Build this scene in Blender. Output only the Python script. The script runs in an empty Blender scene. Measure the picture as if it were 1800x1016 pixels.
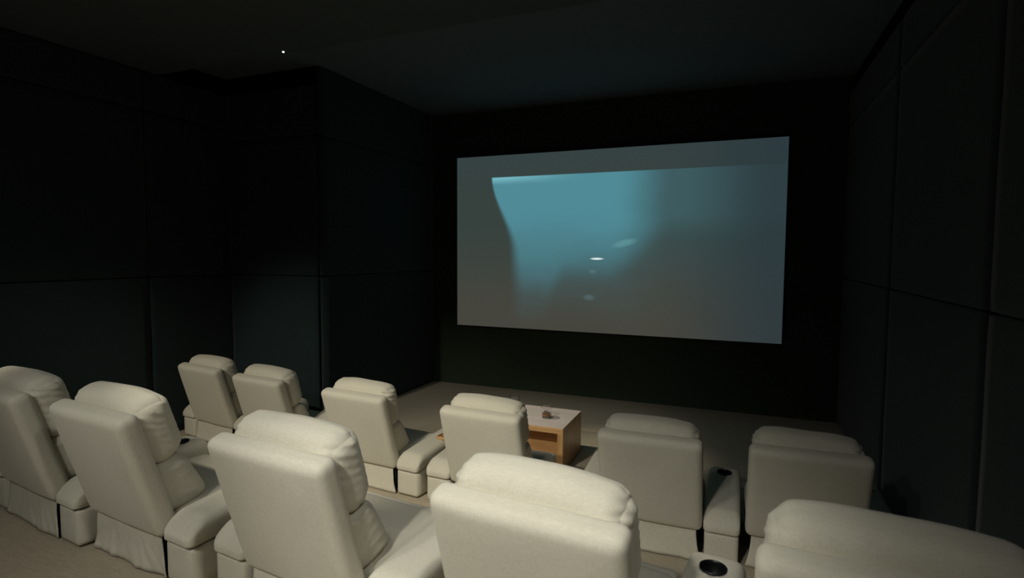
import bpy, bmesh, math, random
from mathutils import Vector, Matrix, noise
random.seed(7)
R = math.radians
scene = bpy.context.scene
col = scene.collection

# ------------------------------------------------------------------ camera
CAM_Z = 2.006
def camera_axes(yaw, pitch, roll):
    f = Vector((-math.sin(yaw)*math.cos(pitch), math.cos(yaw)*math.cos(pitch), -math.sin(pitch)))
    r = Vector((math.cos(yaw), math.sin(yaw), 0.0)); u = r.cross(f)
    r2 = r*math.cos(roll) + u*math.sin(roll)
    return r2, r2.cross(f), f
r_, u_, f_ = camera_axes(R(22.13), R(3.76), R(0.29))
cd = bpy.data.cameras.new('camera'); cam = bpy.data.objects.new('camera', cd); col.objects.link(cam)
cam.matrix_world = Matrix(((r_.x, u_.x, -f_.x, 0), (r_.y, u_.y, -f_.y, 0), (r_.z, u_.z, -f_.z, CAM_Z), (0, 0, 0, 1)))
cd.sensor_width = 36.0; cd.sensor_fit = 'HORIZONTAL'; cd.lens = 36.0*981.6/1800.0
cd.clip_start = 0.05; cd.clip_end = 60
cd.dof.use_dof = True; cd.dof.focus_distance = 3.9; cd.dof.aperture_fstop = 2.4
scene.camera = cam

# ------------------------------------------------------------------ world, exposure
w = bpy.data.worlds.new('world'); scene.world = w; w.use_nodes = True
w.node_tree.nodes['Background'].inputs[0].default_value = (0.004, 0.006, 0.006, 1)
w.node_tree.nodes['Background'].inputs[1].default_value = 1.0
vs = scene.view_settings
vs.view_transform = 'Standard'; vs.look = 'None'; vs.gamma = 1.0; vs.use_curve_mapping = False
vs.exposure = 0.0

CEIL = 3.85       # ceiling over the seats
CEIL_F = 4.05     # ceiling by the screen
# unseen ceiling lamps added to light the rows, last the visible light point: x, y, aim point, power, cone deg, colour, label; the fixtures are built further down
NEUTRAL, SOFT, WARM = (1.0, 0.985, 0.90), (1.0, 0.965, 0.87), (1.0, 0.925, 0.755)
CEILING_LAMPS = [
    (-1.42, -1.3, (-0.80, 2.2, 0.9), 70, 50, SOFT, 'added unseen lamp in the ceiling behind the rear row, left one of the close pair'),
    (-1.12, -1.3, (-0.80, 1.5, 1.0), 365, 36, SOFT, 'added unseen lamp in the ceiling behind the rear row, right one of the close pair'),
    (-4.60, 0.0, (-4.5, 3.9, 0.6), 380, 42, WARM, 'added unseen lamp in the ceiling nearest the left wall'),
    (-2.30, -1.0, (-2.3, -0.6, 0.0), 140, 150, NEUTRAL, 'added unseen wide fill lamp in the ceiling over the platform middle'),
    (-2.75, -1.35, (-2.5, 3.5, 0.7), 160, 40, SOFT, 'added unseen narrow lamp in the ceiling left of the close pair'),
    (-2.60, 0.2, (-2.25, 3.7, 0.55), 540, 37, WARM, 'added unseen lamp in the ceiling above the rear row, aimed at the front row'),
    (-1.45, 0.75, (-0.75, 2.1, 0.5), 55, 60, NEUTRAL, 'added unseen lamp in the ceiling nearest above the rear seats'),
    (0.40, 0.7, (-1.6, 1.7, 0.9), 80, 60, NEUTRAL, 'added unseen fill lamp in the ceiling nearest the right wall'),
    (-3.96, 4.10, (-1.75, 5.1, 0.4), 400, 26, WARM, None)]
for (x, y, aim, p, cone, lc, lab) in CEILING_LAMPS:
    ld = bpy.data.lights.new('ceiling_beam', 'SPOT'); ld.energy = p; ld.color = lc
    ld.spot_size = R(cone); ld.spot_blend = 0.9; ld.shadow_soft_size = 0.08 if lab else 0.012
    lo = bpy.data.objects.new('ceiling_beam', ld); col.objects.link(lo)
    lo.location = (x, y, CEIL - 0.04)
    lo.rotation_euler = (Vector(aim) - lo.location).to_track_quat('-Z', 'Y').to_euler()

# ------------------------------------------------------------------ helpers
def tag(o, label=None, cat=None, group=None, kind=None):
    for k, v in (('label', label), ('category', cat), ('group', group), ('kind', kind)):
        if v: o[k] = v
    return o
def empty(name, loc=(0, 0, 0), rz=0.0):
    o = bpy.data.objects.new(name, None); col.objects.link(o)
    o.empty_display_size = 0.1; o.location = loc; o.rotation_euler = (0, 0, rz); return o
def obj(name, me, m=None, parent=None, loc=None):
    if isinstance(me, bmesh.types.BMesh):
        bm = me; me = bpy.data.meshes.new(name); bmesh.ops.recalc_face_normals(bm, faces=bm.faces[:]); bm.to_mesh(me); bm.free(); me.set_sharp_from_angle(angle=R(35))
    if m is not None and not me.materials: me.materials.append(m)
    o = bpy.data.objects.new(name, me); col.objects.link(o)
    if parent is not None: o.parent = parent
    if loc is not None: o.location = loc
    return o
def smooth(bm):
    for f in bm.faces: f.smooth = True
    return bm
def box_bm(x0, x1, y0, y1, z0, z1, bev=0.0, seg=2):
    bm = bmesh.new(); bmesh.ops.create_cube(bm, size=1.0)
    for v in bm.verts:
        v.co = Vector((x0 + (v.co.x + .5)*(x1-x0), y0 + (v.co.y + .5)*(y1-y0), z0 + (v.co.z + .5)*(z1-z0)))
    if bev > 0:
        bmesh.ops.bevel(bm, geom=bm.edges[:], offset=bev, segments=seg, affect='EDGES', profile=0.5)
    return bm
def soft_box(w, d, h, r, n=(16, 8, 16), deform=None):
    """rounded box centred on the origin; r = edge radius; deform(p, q) moves a vertex p, q = its place in [-1,1]^3"""
    bm = bmesh.new(); cache = {}
    hw, hd, hh = w/2, d/2, h/2
    def vert(q):
        k = (round(q[0], 5), round(q[1], 5), round(q[2], 5))
        if k in cache: return cache[k]
        p = Vector((q[0]*hw, q[1]*hd, q[2]*hh))
        rr = min(r, hw, hd, hh)
        c = Vector((max(-hw+rr, min(hw-rr, p.x)), max(-hd+rr, min(hd-rr, p.y)), max(-hh+rr, min(hh-rr, p.z))))
        dv = p - c
        if dv.length > 1e-9:
            p = c + dv.normalized()*rr
        if deform: p = deform(p, q)
        cache[k] = bm.verts.new(p); return cache[k]
    def spread(i, m, half):      # more rows close to the rounded edges
        t = -1 + 2*i/m
        s = math.sin(t*math.pi/2)
        return 0.45*t + 0.55*s
    for ax in range(3):
        a, b = [(1, 2), (2, 0), (0, 1)][ax]
        for sgn in (-1, 1):
            for i in range(n[a]):
                for j in range(n[b]):
                    qs = []
                    for (ii, jj) in ((i, j), (i+1, j), (i+1, j+1), (i, j+1)):
                        q = [0, 0, 0]; q[ax] = sgn; q[a] = spread(ii, n[a], 0); q[b] = spread(jj, n[b], 0); qs.append(vert(q))
                    try: bm.faces.new(qs if sgn > 0 else qs[::-1])
                    except ValueError: pass
    return smooth(bm)
def lathe(profile, n=32, center=(0, 0, 0)):
    bm = bmesh.new(); rings = []
    for (rr, z) in profile:
        if rr < 1e-6: rings.append([bm.verts.new((center[0], center[1], center[2]+z))])
        else: rings.append([bm.verts.new((center[0]+rr*math.cos(2*math.pi*i/n), center[1]+rr*math.sin(2*math.pi*i/n), center[2]+z)) for i in range(n)])
    for A, B in zip(rings, rings[1:]):
        if len(A) == 1 and len(B) == 1: continue
        for i in range(n):
            j = (i+1) % n
            if len(A) == 1: bm.faces.new((A[0], B[i], B[j]))
            elif len(B) == 1: bm.faces.new((A[i], B[0], A[j]))
            else: bm.faces.new((A[i], B[i], B[j], A[j]))
    return smooth(bm)

# ------------------------------------------------------------------ materials
class NT:
    """small helper to write node maths"""
    def __init__(s, nt): s.nt = nt
    def n(s, t, **kw):
        x = s.nt.nodes.new(t)
        for k, v in kw.items(): setattr(x, k, v)
        return x
    def m(s, op, a, b=None, c=None, clamp=False):
        x = s.n('ShaderNodeMath', operation=op, use_clamp=clamp)
        for i, v in enumerate((a, b, c)):
            if v is None: continue
            if isinstance(v, (int, float)): x.inputs[i].default_value = v
            else: s.nt.links.new(v, x.inputs[i])
        return x.outputs[0]
    def ss(s, v, lo, hi):
        x = s.n('ShaderNodeMapRange', interpolation_type='SMOOTHSTEP')
        s.nt.links.new(v, x.inputs['Value'])
        for nm, q in (('From Min', lo), ('From Max', hi)):
            if isinstance(q, (int, float)): x.inputs[nm].default_value = q
            else: s.nt.links.new(q, x.inputs[nm])
        return x.outputs[0]
    def mix(s, f, a, b, mode='MIX'):
        x = s.n('ShaderNodeMix', data_type='RGBA', blend_type=mode)
        for i, v in ((0, f), (6, a), (7, b)):
            if isinstance(v, (int, float)): x.inputs[i].default_value = v
            elif isinstance(v, tuple): x.inputs[i].default_value = (*v[:3], 1)
            else: s.nt.links.new(v, x.inputs[i])
        return x.outputs[2]
    def link(s, a, b): s.nt.links.new(a, b)
def new_mat(name):
    m = bpy.data.materials.new(name); m.use_nodes = True
    return m, NT(m.node_tree), m.node_tree.nodes['Principled BSDF']
def srgb(r, g, b):
    f = lambda c: (c/255/12.92) if c/255 <= 0.04045 else ((c/255+0.055)/1.055)**2.4
    return (f(r), f(g), f(b))

def fabric(name, c1, c2, weave=420.0, bump=0.25, rough=0.92, blotch=0.045):
    m, t, p = new_mat(name)
    tc = t.n('ShaderNodeTexCoord'); 
    def thread(sx, sy, sz):
        mp = t.n('ShaderNodeMapping'); t.link(tc.outputs['Object'], mp.inputs[0]); mp.inputs['Scale'].default_value = (sx, sy, sz)
        nz = t.n('ShaderNodeTexNoise'); t.link(mp.outputs[0], nz.inputs['Vector']); nz.inputs['Scale'].default_value = 1.0; nz.inputs['Detail'].default_value = 2.0
        return nz.outputs[0]
    a = thread(weave, weave*0.7, weave*0.09); b = thread(weave*0.09, weave*0.7, weave)
    wv = t.m('MULTIPLY', t.m('ADD', a, b), 0.5)
    big = t.n('ShaderNodeTexNoise'); t.link(tc.outputs['Object'], big.inputs['Vector']); big.inputs['Scale'].default_value = 5.0; big.inputs['Detail'].default_value = 3.0
    fac = t.m('ADD', t.ss(wv, 0.22, 0.78), t.m('MULTIPLY', t.m('SUBTRACT', big.outputs[0], 0.5), blotch*4), clamp=True)
    t.link(t.mix(fac, c1, c2), p.inputs['Base Color'])
    p.inputs['Roughness'].default_value = rough; p.inputs['Specular IOR Level'].default_value = 0.2
    p.inputs['Sheen Weight'].default_value = 0.15; p.inputs['Sheen Roughness'].default_value = 0.5
    bp = t.n('ShaderNodeBump'); bp.inputs['Strength'].default_value = bump; bp.inputs['Distance'].default_value = 0.0015
    t.link(wv, bp.inputs['Height'])
    wr = t.n('ShaderNodeTexNoise'); t.link(tc.outputs['Object'], wr.inputs['Vector']); wr.inputs['Scale'].default_value = 9.0; wr.inputs['Detail'].default_value = 2.0
    b2 = t.n('ShaderNodeBump'); b2.inputs['Strength'].default_value = 0.35; b2.inputs['Distance'].default_value = 0.006
    t.link(wr.outputs[0], b2.inputs['Height']); t.link(bp.outputs[0], b2.inputs['Normal']); t.link(b2.outputs[0], p.inputs['Normal'])
    return m
M = {}
M['linen'] = fabric('beige_linen', (0.56, 0.53, 0.435), (0.70, 0.67, 0.565))
M['carpet'] = fabric('beige_carpet', (0.35, 0.30, 0.215), (0.48, 0.415, 0.31), weave=160, bump=0.6, rough=1.0, blotch=0.12)
M['wall_fabric'] = fabric('dark_wall_fabric', (0.015, 0.027, 0.029), (0.024, 0.042, 0.044), weave=300, bump=0.2, rough=1.0)
def plain(name, c, rough=0.6, spec=0.3, metal=0.0, coat=0.0):
    m, t, p = new_mat(name)
    nz = t.n('ShaderNodeTexNoise'); tc = t.n('ShaderNodeTexCoord'); t.link(tc.outputs['Object'], nz.inputs['Vector']); nz.inputs['Scale'].default_value = 14.0; nz.inputs['Detail'].default_value = 4.0
    t.link(t.mix(nz.outputs[0], tuple(x*0.88 for x in c), tuple(min(1, x*1.12) for x in c)), p.inputs['Base Color'])
    p.inputs['Roughness'].default_value = rough; p.inputs['Specular IOR Level'].default_value = spec; p.inputs['Metallic'].default_value = metal
    p.inputs['Coat Weight'].default_value = coat
    return m
M['wall_core'] = plain('dark_wall_core', (0.004, 0.004, 0.004), 1.0, 0.1)
M['screen_wall'] = plain('black_screen_wall', (0.042, 0.062, 0.040), 1.0, 0.1)
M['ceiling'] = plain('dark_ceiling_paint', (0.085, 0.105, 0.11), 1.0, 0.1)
M['ceiling_front'] = plain('dark_ceiling_paint_screen_glow', (0.12, 0.145, 0.16), 1.0, 0.1)  # screen's blue glow on the ceiling mixed into its paint colour
M['interior_shade'] = plain('interior_shade_black', (0.006, 0.006, 0.007), 0.6, 0.3)  # shade inside the chair base, put into the box as black
M['cup_black'] = plain('black_cup_plastic', (0.006, 0.007, 0.007), 0.35, 0.4)
M['screen_back'] = plain('black_screen_frame', (0.008, 0.009, 0.010), 0.8, 0.2)
M['lamp_ring'] = plain('black_lamp_ring', (0.02, 0.02, 0.02), 0.5, 0.3)
def wood(name, c1, c2, rough, coat, axis=(1.5, 26, 26)):
    m, t, p = new_mat(name)
    tc = t.n('ShaderNodeTexCoord'); mp = t.n('ShaderNodeMapping'); t.link(tc.outputs['Object'], mp.inputs[0]); mp.inputs['Scale'].default_value = axis
    nz = t.n('ShaderNodeTexNoise'); t.link(mp.outputs[0], nz.inputs['Vector']); nz.inputs['Scale'].default_value = 2.2; nz.inputs['Detail'].default_value = 6.0; nz.inputs['Distortion'].default_value = 0.6
    t.link(t.mix(t.ss(nz.outputs[0], 0.3, 0.7), c1, c2), p.inputs['Base Color'])
    p.inputs['Roughness'].default_value = rough; p.inputs['Coat Weight'].default_value = coat; p.inputs['Coat Roughness'].default_value = 0.2
    return m
M['wood'] = wood('oak_veneer', (0.50, 0.285, 0.12), (0.66, 0.40, 0.185), 0.38, 0.25)
M['wood_grey'] = wood('grey_wood_top', (0.46, 0.40, 0.365), (0.56, 0.49, 0.45), 0.28, 0.4)  # table top sheet, greyer than the wood around it
M['wood_side'] = wood('oak_veneer_upright', (0.50, 0.285, 0.12), (0.66, 0.40, 0.185), 0.38, 0.25, (9, 9, 0.9))
def glass_mat(name, c, rough=0.0, ior=1.45):
    m, t, p = new_mat(name)
    p.inputs['Base Color'].default_value = (*c, 1); p.inputs['Transmission Weight'].default_value = 1.0
    p.inputs['Roughness'].default_value = rough; p.inputs['IOR'].default_value = ior
    return m
M['glass'] = glass_mat('clear_glass', (0.96, 0.97, 0.97))
M['whisky'] = glass_mat('amber_whisky', (0.95, 0.42, 0.05), 0.0, 1.34)
M['ice'] = glass_mat('ice', (0.97, 0.97, 0.95), 0.25, 1.31)
def emitter(name, c, s):
    m = bpy.data.materials.new(name); m.use_nodes = True; nt = m.node_tree
    nt.nodes.remove(nt.nodes['Principled BSDF']); e = nt.nodes.new('ShaderNodeEmission')
    e.inputs[0].default_value = (*c, 1); e.inputs[1].default_value = s
    nt.links.new(e.outputs[0], nt.nodes['Material Output'].inputs[0]); return m
M['lamp_lens'] = emitter('lamp_lens', (1.0, 0.93, 0.80), 6.0)
M['led'] = emitter('white_led', (0.95, 1.0, 0.95), 3.0)

# ------------------------------------------------------------------ the room
XL, XR, YB, YF = -5.72, 1.12, -2.6, 7.50
WING_X, WING_Y = -4.36, 5.0
TIER_Y, TIER_Z = 2.88, 0.397
def struct(name, bm, m, parent=None):
    o = obj(name, bm, m, parent)
    if parent is None: o['kind'] = 'structure'
    return o
struct('floor', box_bm(XL-.1, XR+.1, YB-.1, YF+.1, -0.12, 0.0), M['carpet'])
struct('floor_platform', box_bm(XL, XR, YB, TIER_Y, 0.0, TIER_Z, 0.012, 3), M['carpet'])
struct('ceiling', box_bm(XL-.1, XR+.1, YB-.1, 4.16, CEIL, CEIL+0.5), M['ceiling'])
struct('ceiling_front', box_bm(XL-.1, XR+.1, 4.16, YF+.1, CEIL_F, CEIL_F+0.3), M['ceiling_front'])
struct('wall_front', box_bm(XL-.1, XR+.1, YF, YF+.12, 0.0, CEIL_F+.1), M['screen_wall'])
struct('wall_back', box_bm(XL-.1, XR+.1, YB-.12, YB, 0.0, CEIL+.1), M['wall_fabric'])
wl = struct('wall_left', box_bm(XL-.16, XL-.04, YB, YF, 0.0, CEIL_F+.1), M['wall_core'])
wr = struct('wall_right', box_bm(XR+.04, XR+.16, YB, YF, 0.0, CEIL_F+.1), M['wall_core'])
wing = struct('wall_wing', box_bm(XL-.04, WING_X-.03, WING_Y+.03, YF, 0.0, CEIL_F), M['wall_core'])
def panel_mesh(name, wy, hz):
    def d(p, q):
        e = max(abs(q[1]), abs(q[2]))
        p = p.copy(); p.x += 0.004*noise.noise(Vector((p.y*2.1, p.z*2.3, wy)))
        return p
    bm = soft_box(0.045, wy-0.012, hz-0.012, 0.014, (3, 12, 12), d)
    me = bpy.data.meshes.new(name); bm.to_mesh(me); bm.free(); me.materials.append(M['wall_fabric']); return me
SEAM_Z = 1.725
panel_cache = {}
def panels(parent, x, ys, zs, axis='x'):
    for y0, y1 in zip(ys, ys[1:]):
        for z0, z1 in zip(zs, zs[1:]):
            k = (round(y1-y0, 3), round(z1-z0, 3))
            if k not in panel_cache: panel_cache[k] = panel_mesh('panel', *k)
            o = obj('panel', panel_cache[k], None, parent)
            if axis == 'x': o.location = (x, (y0+y1)/2, (z0+z1)/2)
            else: o.location = ((y0+y1)/2, x, (z0+z1)/2); o.rotation_euler = (0, 0, math.pi/2)
panels(wl, XL-.02, [-1.72, 0.18, 2.08, 3.98, WING_Y+.03], [0.0, SEAM_Z, 3.45, CEIL+.0])
panels(wr, XR+.02, [-0.46, 1.44, 3.36, 5.28, YF], [0.0, SEAM_Z, 3.45, CEIL+.0])
panels(wing, WING_X-.01, [WING_Y+.02, YF-.01], [0.0, SEAM_Z, 3.30, CEIL_F])
panels(wing, WING_Y+.01, [XL, WING_X-.03], [0.0, SEAM_Z, 3.30, CEIL+.0], 'y')

# ------------------------------------------------------------------ the screen
SX0, SX1, SZ0, SZ1, SY = -3.91, 0.50, 0.915, 3.389, 7.44
def screen_material():
    m = bpy.data.materials.new('film_picture'); m.use_nodes = True; t = NT(m.node_tree)
    m.node_tree.nodes.remove(m.node_tree.nodes['Principled BSDF'])
    tc = t.n('ShaderNodeTexCoord'); sp = t.n('ShaderNodeSeparateXYZ'); t.link(tc.outputs['UV'], sp.inputs[0])
    u = sp.outputs[0]; v = t.m('SUBTRACT', 1.0, sp.outputs[1])            # v runs down from the top
    nz = t.n('ShaderNodeTexNoise'); t.link(tc.outputs['UV'], nz.inputs['Vector']); nz.inputs['Scale'].default_value = 4.0; nz.inputs['Detail'].default_value = 3.0
    nv = t.m('SUBTRACT', nz.outputs[0], 0.5)
    # the dim grey field
    grey = t.mix(t.ss(v, 0.35, 1.0), srgb(55, 66, 62), srgb(70, 69, 61))
    grey = t.mix(t.m('MULTIPLY', t.ss(v, 0.3, 0.0), 0.6), grey, srgb(54, 66, 68))
    grey = t.mix(t.m('MULTIPLY', t.ss(u, 0.62, 1.0), 0.8), grey, srgb(42, 56, 62))
    # the letterboxed teal picture: curved left edge, straight top edge
    vv = t.m('SUBTRACT', v, 0.125)
    left = t.m('ADD', 0.125, t.m('MULTIPLY', t.ss(vv, 0.0, 0.42), 0.062))
    soft = t.m('ADD', 0.008, t.m('MULTIPLY', t.ss(vv, 0.0, 0.7), 0.055))
    inl = t.ss(u, left, t.m('ADD', left, soft))
    top = t.ss(v, 0.124, 0.128)
    # glow: strongest left of centre, dropping at the dark column right of it
    right = t.m('SUBTRACT', 1.0, t.m('MULTIPLY', t.ss(t.m('ADD', u, t.m('MULTIPLY', nv, 0.06)), 0.52, 0.70), 0.74))
    far = t.m('SUBTRACT', 1.0, t.m('MULTIPLY', t.ss(u, 0.70, 0.97), 0.9))
    down = t.m('SUBTRACT', 1.0, t.ss(t.m('ADD', v, t.m('MULTIPLY', nv, 0.22)), 0.28, 1.0))
    amt = t.m('MULTIPLY', t.m('MULTIPLY', inl, top), t.m('MULTIPLY', t.m('MULTIPLY', right, far), down))
    # dark hill shape rising to the right
    hill = t.m('ADD', t.m('SUBTRACT', 0.74, t.m('MULTIPLY', t.ss(u, 0.30, 0.39), 0.16)), t.m('MULTIPLY', t.ss(u, 0.50, 0.72), -0.24))
    hill = t.m('ADD', hill, t.m('MULTIPLY', nv, 0.10))
    inh = t.m('MULTIPLY', t.ss(v, hill, t.m('ADD', hill, 0.17)), t.ss(u, 0.29, 0.35))
    amt = t.m('MULTIPLY', amt, t.m('SUBTRACT', 1.0, t.m('MULTIPLY', inh, 0.62)))
    c = t.mix(amt, grey, srgb(80, 138, 150))
    # bright strip under the top edge at its left end
    hi = t.m('MULTIPLY', t.m('MULTIPLY', t.m('MULTIPLY', inl, top), t.ss(v, 0.175, 0.125)), t.ss(u, 0.46, 0.13))
    c = t.mix(t.m('MULTIPLY', hi, 0.75), c, srgb(128, 196, 206))
    def blob(cu, cv, su, sv, ang=0.0):
        du = t.m('SUBTRACT', u, cu); dv = t.m('SUBTRACT', v, cv)
        a = t.m('ADD', t.m('MULTIPLY', du, math.cos(ang)), t.m('MULTIPLY', dv, math.sin(ang)))
        b = t.m('SUBTRACT', t.m('MULTIPLY', dv, math.cos(ang)), t.m('MULTIPLY', du, math.sin(ang)))
        e = t.m('ADD', t.m('POWER', t.m('ABSOLUTE', t.m('DIVIDE', a, su)), 2.0), t.m('POWER', t.m('ABSOLUTE', t.m('DIVIDE', b, sv)), 2.0))
        return t.ss(e, 1.0, 0.0)
    c = t.mix(t.m('MULTIPLY', blob(0.565, 0.507, 0.05, 0.022, -0.5), 0.30), c, srgb(120, 180, 186))
    c = t.mix(t.m('MULTIPLY', blob(0.468, 0.662, 0.016, 0.014), 0.22), c, srgb(110, 150, 155))
    c = t.mix(t.m('MULTIPLY', blob(0.458, 0.805, 0.022, 0.020), 0.2), c, srgb(110, 150, 155))
    c = t.mix(blob(0.481, 0.592, 0.025, 0.0075), c, srgb(225, 240, 240))
    e = t.n('ShaderNodeEmission'); t.link(c, e.inputs[0]); e.inputs[1].default_value = 1.0
    t.link(e.outputs[0], m.node_tree.nodes['Material Output'].inputs[0])
    return m
scr = obj('projection_screen', box_bm(SX0-.012, SX1+.012, SY, SY+.06, SZ0-.012, SZ1+.012, 0.004, 1), M['screen_back'])
tag(scr, 'wide cinema screen on the black front wall showing a dim teal film picture', 'screen')
me = bpy.data.meshes.new('picture')
me.from_pydata([(SX0, SY-.002, SZ0), (SX1, SY-.002, SZ0), (SX1, SY-.002, SZ1), (SX0, SY-.002, SZ1)], [], [(0, 1, 2, 3)])
uvl = me.uv_layers.new(name='UVMap')
for i, q in enumerate(((0, 0), (1, 0), (1, 1), (0, 1))): uvl.data[i].uv = q
pic = obj('picture', me, screen_material(), scr); pic['label'] = 'dim teal film picture with a dark hill and one bright light'

# ------------------------------------------------------------------ recliner parts (local: floor origin, y forward, rear of the base at y = 0)
LEAN = R(16.0)
def lean(p):      # back frame -> chair frame
    return Vector((p.x, p.y*math.cos(LEAN) - p.z*math.sin(LEAN), 0.20 + p.y*math.sin(LEAN) + p.z*math.cos(LEAN)))
def to_mesh(name, bm, m):
    me = bpy.data.meshes.new(name); bmesh.ops.recalc_face_normals(bm, faces=bm.faces[:]); bm.to_mesh(me); bm.free(); me.materials.append(m); return me
PW, PH, PT = 0.662, 0.655, 0.105
def back_panel_mesh(seed):
    def d(p, q):
        p = p.copy()
        k = max(0, 1-q[0]**4)*max(0, 1-q[2]**4)
        p.y += (0.010 if q[1] > 0 else -0.010)*k
        p.y += 0.004*noise.noise(Vector((p.x*4+seed*3.1, p.z*4, seed)))
        return lean(Vector((p.x, p.y + PT/2, p.z + PH/2)))
    return to_mesh('back_panel', soft_box(PW, PT, PH, 0.038, (26, 12, 26), d), M['linen'])
HW, HD, HZ0, HZ1 = 0.618, 0.175, 0.330, 0.684
def headrest_mesh(seed, crown):
    hh = HZ1-HZ0
    def d(p, q):
        p = p.copy(); ax = abs(q[0])
        k = max(0, 1-q[0]**4)*max(0, 1-q[2]**4)
        p.y += (0.022 if q[1] > 0 else -0.004)*k
        # the crown of the pillow sags to its ends, unevenly
        up = max(0.0, q[2])
        p.z += up*(0.016 - 0.030*ax**3 + crown*0.014*q[0]) + 0.008*up*noise.noise(Vector((p.x*5, seed*2.7, 0.3)))
        # pleats gathered at the side seams, strongest near the top corners
        e = max(0.0, (ax-0.60)/0.40)
        s = p.z*1.0 + 0.55*p.y
        pl = 1.0 - 2.0*abs(math.sin(s*75 + 1.6*noise.noise(Vector((p.y*10, p.z*8, seed+ (3 if q[0] > 0 else 0))))+seed))**0.6
        amp = 0.0048*e*(0.5+1.0*abs(noise.noise(Vector((p.y*14, p.z*11, seed*1.3)))))*(0.35 + 0.65*max(0, q[2]+0.25))
        p.x += (1 if q[0] > 0 else -1)*amp*pl
        p.z += up*amp*0.35*math.sin(p.y*120 + seed)
        p.y += 0.6*amp*math.sin(s*140 + seed*2) + 0.004*noise.noise(Vector((p.x*6, p.z*7, seed+9)))
        # waist line where it meets the lower cushion
        lo = max(0.0, -q[2]-0.6)/0.4
        p.y -= (0.020*lo if q[1] > 0 else 0)
        return lean(Vector((p.x, p.y + PT + HD/2 - 0.012, p.z + (HZ0+HZ1)/2)))
    return to_mesh('headrest', soft_box(HW, HD, hh, 0.074, (52, 20, 46), d), M['linen'])
def lumbar_mesh(seed):
    z0, z1 = 0.06, 0.345
    def d(p, q):
        p = p.copy(); ax = abs(q[0])
        k = max(0, 1-q[0]**4)*max(0, 1-q[2]**4)
        p.y += (0.020 if q[1] > 0 else 0.0)*k
        if q[1] > -1: p.y += 0.065*(0.5+q[1]/2)*(0.5-q[2]/2)
        e = max(0.0, (ax-0.75)/0.25)
        p.x += (1 if q[0] > 0 else -1)*0.0024*e*math.sin(p.z*120 + seed + 3*noise.noise(Vector((p.y*9, p.z*9, seed))))
        p.y += 0.004*noise.noise(Vector((p.x*6, p.z*7, seed+4)))
        return lean(Vector((p.x, p.y + PT + 0.15/2 - 0.01, p.z + (z0+z1)/2)))
    return to_mesh('lumbar_cushion', soft_box(0.605, 0.15, z1-z0, 0.055, (22, 10, 20), d), M['linen'])
def seat_mesh(seed):
    def d(p, q):
        p = p.copy(); k = max(0, 1-q[0]**4)*max(0, 1-q[1]**4)
        p.z += (0.022 if q[2] > 0 else 0)*k + 0.004*noise.noise(Vector((p.x*5, p.y*5, seed)))
        return p + Vector((0, 0.375, 0.245))
    return to_mesh('seat_cushion', soft_box(0.635, 0.56, 0.16, 0.05, (18, 18, 8), d), M['linen'])
def footrest_mesh():
    def d(p, q):
        p = p.copy(); k = max(0, 1-q[0]**4)*max(0, 1-q[2]**4)
        p.y += (0.015 if q[1] > 0 else 0)*k
        return p + Vector((0, 0.675, 0.17))
    return to_mesh('footrest', soft_box(0.62, 0.07, 0.27, 0.03, (14, 6, 10), d), M['linen'])
def skirt_mesh(seed, folds):
    nx, nz = 48, 12; bm = bmesh.new(); g = []
    for layer in (0, 1):
        rows = []
        for j in range(nz+1):
            t = j/nz; z = 0.235 - t*0.228
            row = []
            for i in range(nx+1):
                s = -1 + 2*i/nx
                hw = 0.294 + 0.034*t**2.2
                y = 0.020 - 0.012*t
                y -= folds*t**0.8*(0.007*math.sin(s*5.3+seed*1.7) + 0.030*noise.noise(Vector((s*2.2+t*0.8, t*1.2, seed*1.9)))+0.012*noise.noise(Vector((s*6-t*2, t*2, seed))))
                y += layer*0.006
                row.append(bm.verts.new((s*hw, y, z)))
            rows.append(row)
        g.append(rows)
    for L, rows in enumerate(g):
        for j in range(nz):
            for i in range(nx):
                q = (rows[j][i], rows[j][i+1], rows[j+1][i+1], rows[j+1][i]); bm.faces.new(q if L == 0 else q[::-1])
    A, B = g
    rim = [(A[0][i], A[0][i+1], B[0][i+1], B[0][i]) for i in range(nx)] + [(A[nz][i], A[nz][i+1], B[nz][i+1], B[nz][i]) for i in range(nx)]
    rim += [(A[j][0], A[j+1][0], B[j+1][0], B[j][0]) for j in range(nz)] + [(A[j][nx], A[j+1][nx], B[j+1][nx], B[j][nx]) for j in range(nz)]
    for q in rim: bm.faces.new(q)
    return to_mesh('skirt', smooth(bm), M['linen'])
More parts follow.
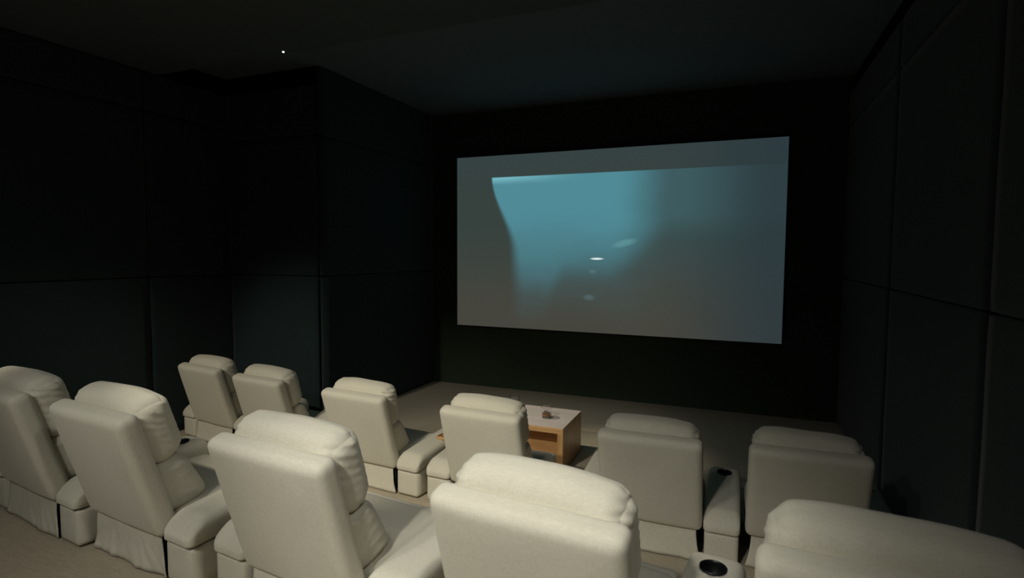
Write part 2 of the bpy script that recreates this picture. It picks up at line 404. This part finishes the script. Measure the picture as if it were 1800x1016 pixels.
# armrest: base box, padded top with a real hole for the cup holder
AW = 0.222
def arm_body_mesh(L):
    return to_mesh('armrest', smooth(soft_box(AW-0.012, L-0.02, 0.205, 0.016, (6, 8, 6), lambda p, q: p + Vector((0, L/2, 0.112)))), M['linen'])
HOLE_R = 0.052
def arm_pad_mesh(L, zr, zf, hole_y):
    prof = lambda y: zr + (zf-zr)*min(1, max(0, (y-0.05)/(L-0.15)))
    def d(p, q):
        p = p.copy(); y = p.y + L/2
        top = prof(y)
        f = (p.z + 0.065)/0.13
        zz = 0.213 + f*(top-0.213)
        # long rounded rear end, shorter round at the front
        if f > 0:
            rr = max(0.0, 1 - y/0.11); zz -= f*(top-0.213)*0.62*rr**2
            ff = max(0.0, 1 - (L-y)/0.06); zz -= f*(top-0.213)*0.25*ff**2
            zz += 0.010*f*max(0, 1-q[0]**2)
        return Vector((p.x, y - 0.008, zz))
    bm = soft_box(AW, L, 0.13, 0.036, (14, 44, 8), d)
    me = to_mesh('arm_pad', bm, M['linen'])
    a = bpy.data.objects.new('tmp_pad', me); col.objects.link(a)
    c = bpy.data.objects.new('tmp_cut', to_mesh('cut', lathe([(0, -0.08), (HOLE_R, -0.08), (HOLE_R, 0.12), (0, 0.12)], 40, (0, hole_y, prof(hole_y))), M['linen'])); col.objects.link(c)
    md = a.modifiers.new('hole', 'BOOLEAN'); md.operation = 'DIFFERENCE'; md.object = c; md.solver = 'EXACT'
    dg = bpy.context.evaluated_depsgraph_get(); out = bpy.data.meshes.new_from_object(a.evaluated_get(dg)); out.name = 'arm_pad'
    out.materials.clear(); out.materials.append(M['linen'])
    for p in out.polygons: p.material_index = 0
    bpy.data.objects.remove(a); bpy.data.objects.remove(c)
    return out, prof(hole_y)
def cup_mesh(hole_y, z):
    r = HOLE_R
    return to_mesh('cup_holder', lathe([(0, -0.072), (r-0.006, -0.072), (r-0.005, -0.002), (r-0.0045, 0.008), (r-0.001, 0.0095), (r-0.0006, 0.004), (r-0.0006, -0.078), (0, -0.078)], 40, (0, hole_y, z)), M['cup_black'])
def arm_set(L=0.78, zr=0.335, zf=0.385, hole_y=0.63):
    pad, z = arm_pad_mesh(L, zr, zf, hole_y)
    return arm_body_mesh(L), pad, cup_mesh(hole_y, z + 0.006)
ARM = arm_set()
ARM_RAISED = arm_set(0.62, 0.34, 0.53, 0.46)
def shaded_base_mesh(): return to_mesh('shaded_base', box_bm(-0.30, 0.30, 0.045, 0.63, 0.012, 0.20, 0.01, 1), M['interior_shade'])
SHADED_BASE, FOOT = shaded_base_mesh(), footrest_mesh()
SEATS = [seat_mesh(s) for s in (1, 2)]
PANELS = [back_panel_mesh(s) for s in (1, 2, 3)]
LUMB = [lumbar_mesh(s) for s in (1, 2, 3)]
def part(name, me, parent, loc=None, rz=0.0):
    o = bpy.data.objects.new(name, me); col.objects.link(o); o.parent = parent
    if loc is not None: o.location = loc
    o.rotation_euler = (0, 0, rz); return o
n_ch = [0]
def recliner(tx, ty, rot, z, label, group, left, right, folds, crown, rarm=None):
    """tx, ty: middle of the top rear edge of the back; rot: degrees clockwise from above; left/right: has that armrest"""
    k = n_ch[0]; n_ch[0] += 1
    a = R(rot); back = 0.19
    root = empty('recliner', (tx + back*math.sin(a), ty + back*math.cos(a), z), -a)
    tag(root, label, 'recliner', group)
    part('back_panel', PANELS[k % 3], root)
    part('headrest', headrest_mesh(k+1, crown), root)
    part('lumbar_cushion', LUMB[(k+1) % 3], root)
    part('seat_cushion', SEATS[k % 2], root)
    part('footrest', FOOT, root)
    part('shaded_base', SHADED_BASE, root)['label'] = 'base box blackened for the shade inside'
    part('skirt', skirt_mesh(k+1, folds), root)
    for flag, s in ((left, -1), (right, 1)):
        if not flag: continue
        am = (rarm or ARM) if s > 0 else ARM
        x = s*(flag if isinstance(flag, float) else 0.447)
        ar = part('armrest', am[0], root, (x, 0, 0))
        part('arm_pad', am[1], ar); part('cup_holder', am[2], ar)['label'] = 'round black cup holder'
    return root
FR = 'front row of beige recliners'; BR = 'rear row of beige recliners'
# front row
recliner(-5.03, 3.91, 8, 0, 'beige linen recliner at the left end of the front row, by the dark wall', FR, True, True, 0.35, 0.0)
recliner(-4.09, 3.76, 7, 0, 'beige linen recliner second from the left in the front row', FR, False, 0.405, 0.35, -0.5, ARM_RAISED)
recliner(-2.93, 3.65, 5, 0, 'beige linen recliner third from the left in the front row', FR, True, True, 0.25, -0.3)
recliner(-1.735, 3.575, 2.5, 0, 'beige linen recliner directly behind the wooden coffee table', FR, True, False, 0.25, -0.6)
recliner(-0.505, 3.51, 0, 0, 'beige linen recliner right of the coffee table, sharing a cup holder armrest', FR, True, True, 0.6, -0.5)
recliner(0.42, 3.58, -1.5, 0, 'shaded beige recliner at the right end of the front row', FR, False, True, 0.4, -0.8)
# rear row on the platform
recliner(-3.82, 1.685, 7, TIER_Z, 'dim beige recliner cut off by the left edge of the picture', BR, True, True, 0.5, 0.0)
recliner(-2.90, 1.635, 6, TIER_Z, 'beige recliner second from the left in the rear row, with a rumpled skirt', BR, False, True, 0.8, -0.3)
recliner(-1.70, 1.56, 6, TIER_Z, 'brightly lit beige recliner third from the left in the rear row', BR, True, True, 0.5, -0.3)
recliner(-0.59, 1.465, 6, TIER_Z, 'brightest beige recliner, fourth from the left in the rear row, below the coffee table', BR, False, True, 0.5, -0.9)
recliner(0.39, 1.475, 2, TIER_Z, 'large blurred beige recliner in the bottom right corner', BR, False, True, 0.5, -0.5)

# ------------------------------------------------------------------ coffee table, glasses
TX0, TX1, TY0, TY1, TZ, TT = -2.36, -1.437, 4.78, 5.41, 0.41, 0.055
tb = empty('coffee_table', ((TX0+TX1)/2, (TY0+TY1)/2, 0)); tag(tb, 'low oak coffee table with slab sides holding two glasses', 'table')
def tpart(name, x0, x1, y0, y1, z0, z1, m, bev=0.002):
    cx, cy = (TX0+TX1)/2, (TY0+TY1)/2
    return obj(name, box_bm(x0-cx, x1-cx, y0-cy, y1-cy, z0, z1, bev, 1), m, tb)
tpart('table_top', TX0, TX1, TY0, TY1, TZ-TT, TZ-0.0015, M['wood'])
tpart('top_sheet', TX0+.001, TX1-.001, TY0+.001, TY1-.001, TZ-0.0013, TZ, M['wood_grey'], 0.0004)['label'] = 'satin grey surface sheet'
tpart('side_panel', TX0, TX0+TT, TY0, TY1, 0.0, TZ-TT, M['wood_side'])
tpart('side_panel', TX1-TT, TX1, TY0, TY1, 0.0, TZ-TT, M['wood_side'])
tpart('back_panel', TX0+TT, TX1-TT, TY0+0.20, TY0+0.225, 0.05, TZ-TT, M['wood'])
tpart('bottom_shelf', TX0+TT, TX1-TT, TY0+0.01, TY1-0.035, 0.02, 0.05, M['wood'])
def tumbler(x, y, fill, label, ice):
    root = empty('whisky_glass', (x, y, TZ+0.0005)); tag(root, label, 'glass', 'glasses on the coffee table')
    ro, H, b = 0.053, 0.105, 0.014
    rb = 0.045
    ri = lambda z: (rb + (ro-rb)*z/H) - 0.004
    obj('glass_wall', lathe([(0, 0), (rb-.003, 0), (rb, .003), (ro, H-.001), (ro-.002, H), (ro-.004, H-.001), (ri(b), b+.003), (ri(b)-.004, b), (0, b)], 40), M['glass'], root)
    if fill > 0:
        e = 0.0004
        obj('whisky', lathe([(0, b+e), (ri(b)-.0045, b+e), (ri(b)-e, b+.0035), (ri(fill)-e, fill), (0, fill)], 36), M['whisky'], root)['label'] = 'amber whisky'
    for (ix, iy, iz, s, a) in ice:
        bm = box_bm(-s/2, s/2, -s/2, s/2, -s/2, s/2, s*0.16, 2)
        o = obj('ice_cube', bm, M['ice'], root, (ix, iy, iz)); o.rotation_euler = (a*0.6, a, a*1.7); o['label'] = 'clear ice cube'
tumbler(-1.685, 5.05, 0.044, 'tumbler of amber whisky with ice on the coffee table', [(-0.014, 0.008, 0.046, 0.030, 0.4), (0.016, -0.010, 0.044, 0.028, 1.1), (0.004, 0.018, 0.058, 0.024, 2.0)])
tumbler(-2.13, 5.33, 0.024, 'tumbler on the far side of the coffee table, half hidden by a recliner', [(-0.006, 0.0, 0.036, 0.028, 0.8), (0.016, 0.010, 0.038, 0.022, 1.9)])

tray = empty('wooden_tray', (-2.335, 4.235, 0.376), R(-5)); tag(tray, 'small oak tray lying on the armrest between the third and fourth front recliners', 'tray')
TA, TB = 0.072, 0.055
obj('tray_base', box_bm(-TA, TA, -TB, TB, 0.0, 0.008, 0.002, 1), M['wood'], tray)
for (x0, x1, y0, y1) in ((-TA, TA, -TB, -TB+.008), (-TA, TA, TB-.008, TB), (-TA, -TA+.008, -TB+.008, TB-.008), (TA-.008, TA, -TB+.008, TB-.008)):
    obj('tray_rim', box_bm(x0, x1, y0, y1, 0.008, 0.024, 0.001, 1), M['wood'], tray)

# ------------------------------------------------------------------ added ceiling lamps out of view, and the real light point
for (x, y, aim, p, cone, lc, lab) in CEILING_LAMPS:
    if not lab: continue
    root = empty('added_lamp', (x, y, CEIL)); tag(root, lab, 'added_lamp', 'added ceiling lamps')
    obj('lamp_ring', lathe([(0.085, 0.0), (0.125, 0.0), (0.127, -0.006), (0.118, -0.012), (0.088, -0.010), (0.085, 0.0)], 32), M['lamp_ring'], root)
    obj('lens', lathe([(0, -0.004), (0.084, -0.004), (0.084, -0.001), (0, -0.001)], 32), M['lamp_lens'], root)
led = empty('ceiling_led', (-3.96, 4.10, CEIL)); tag(led, 'tiny white light point in the dark ceiling', 'light')
obj('lens', lathe([(0, -0.016), (0.007, -0.014), (0.009, -0.008), (0.009, -0.003), (0, -0.003)], 16), M['led'], led)
obj('lamp_ring', lathe([(0.014, 0.0), (0.021, 0.0), (0.021, -0.004), (0.014, -0.006), (0.014, 0.0)], 20), M['lamp_ring'], led)
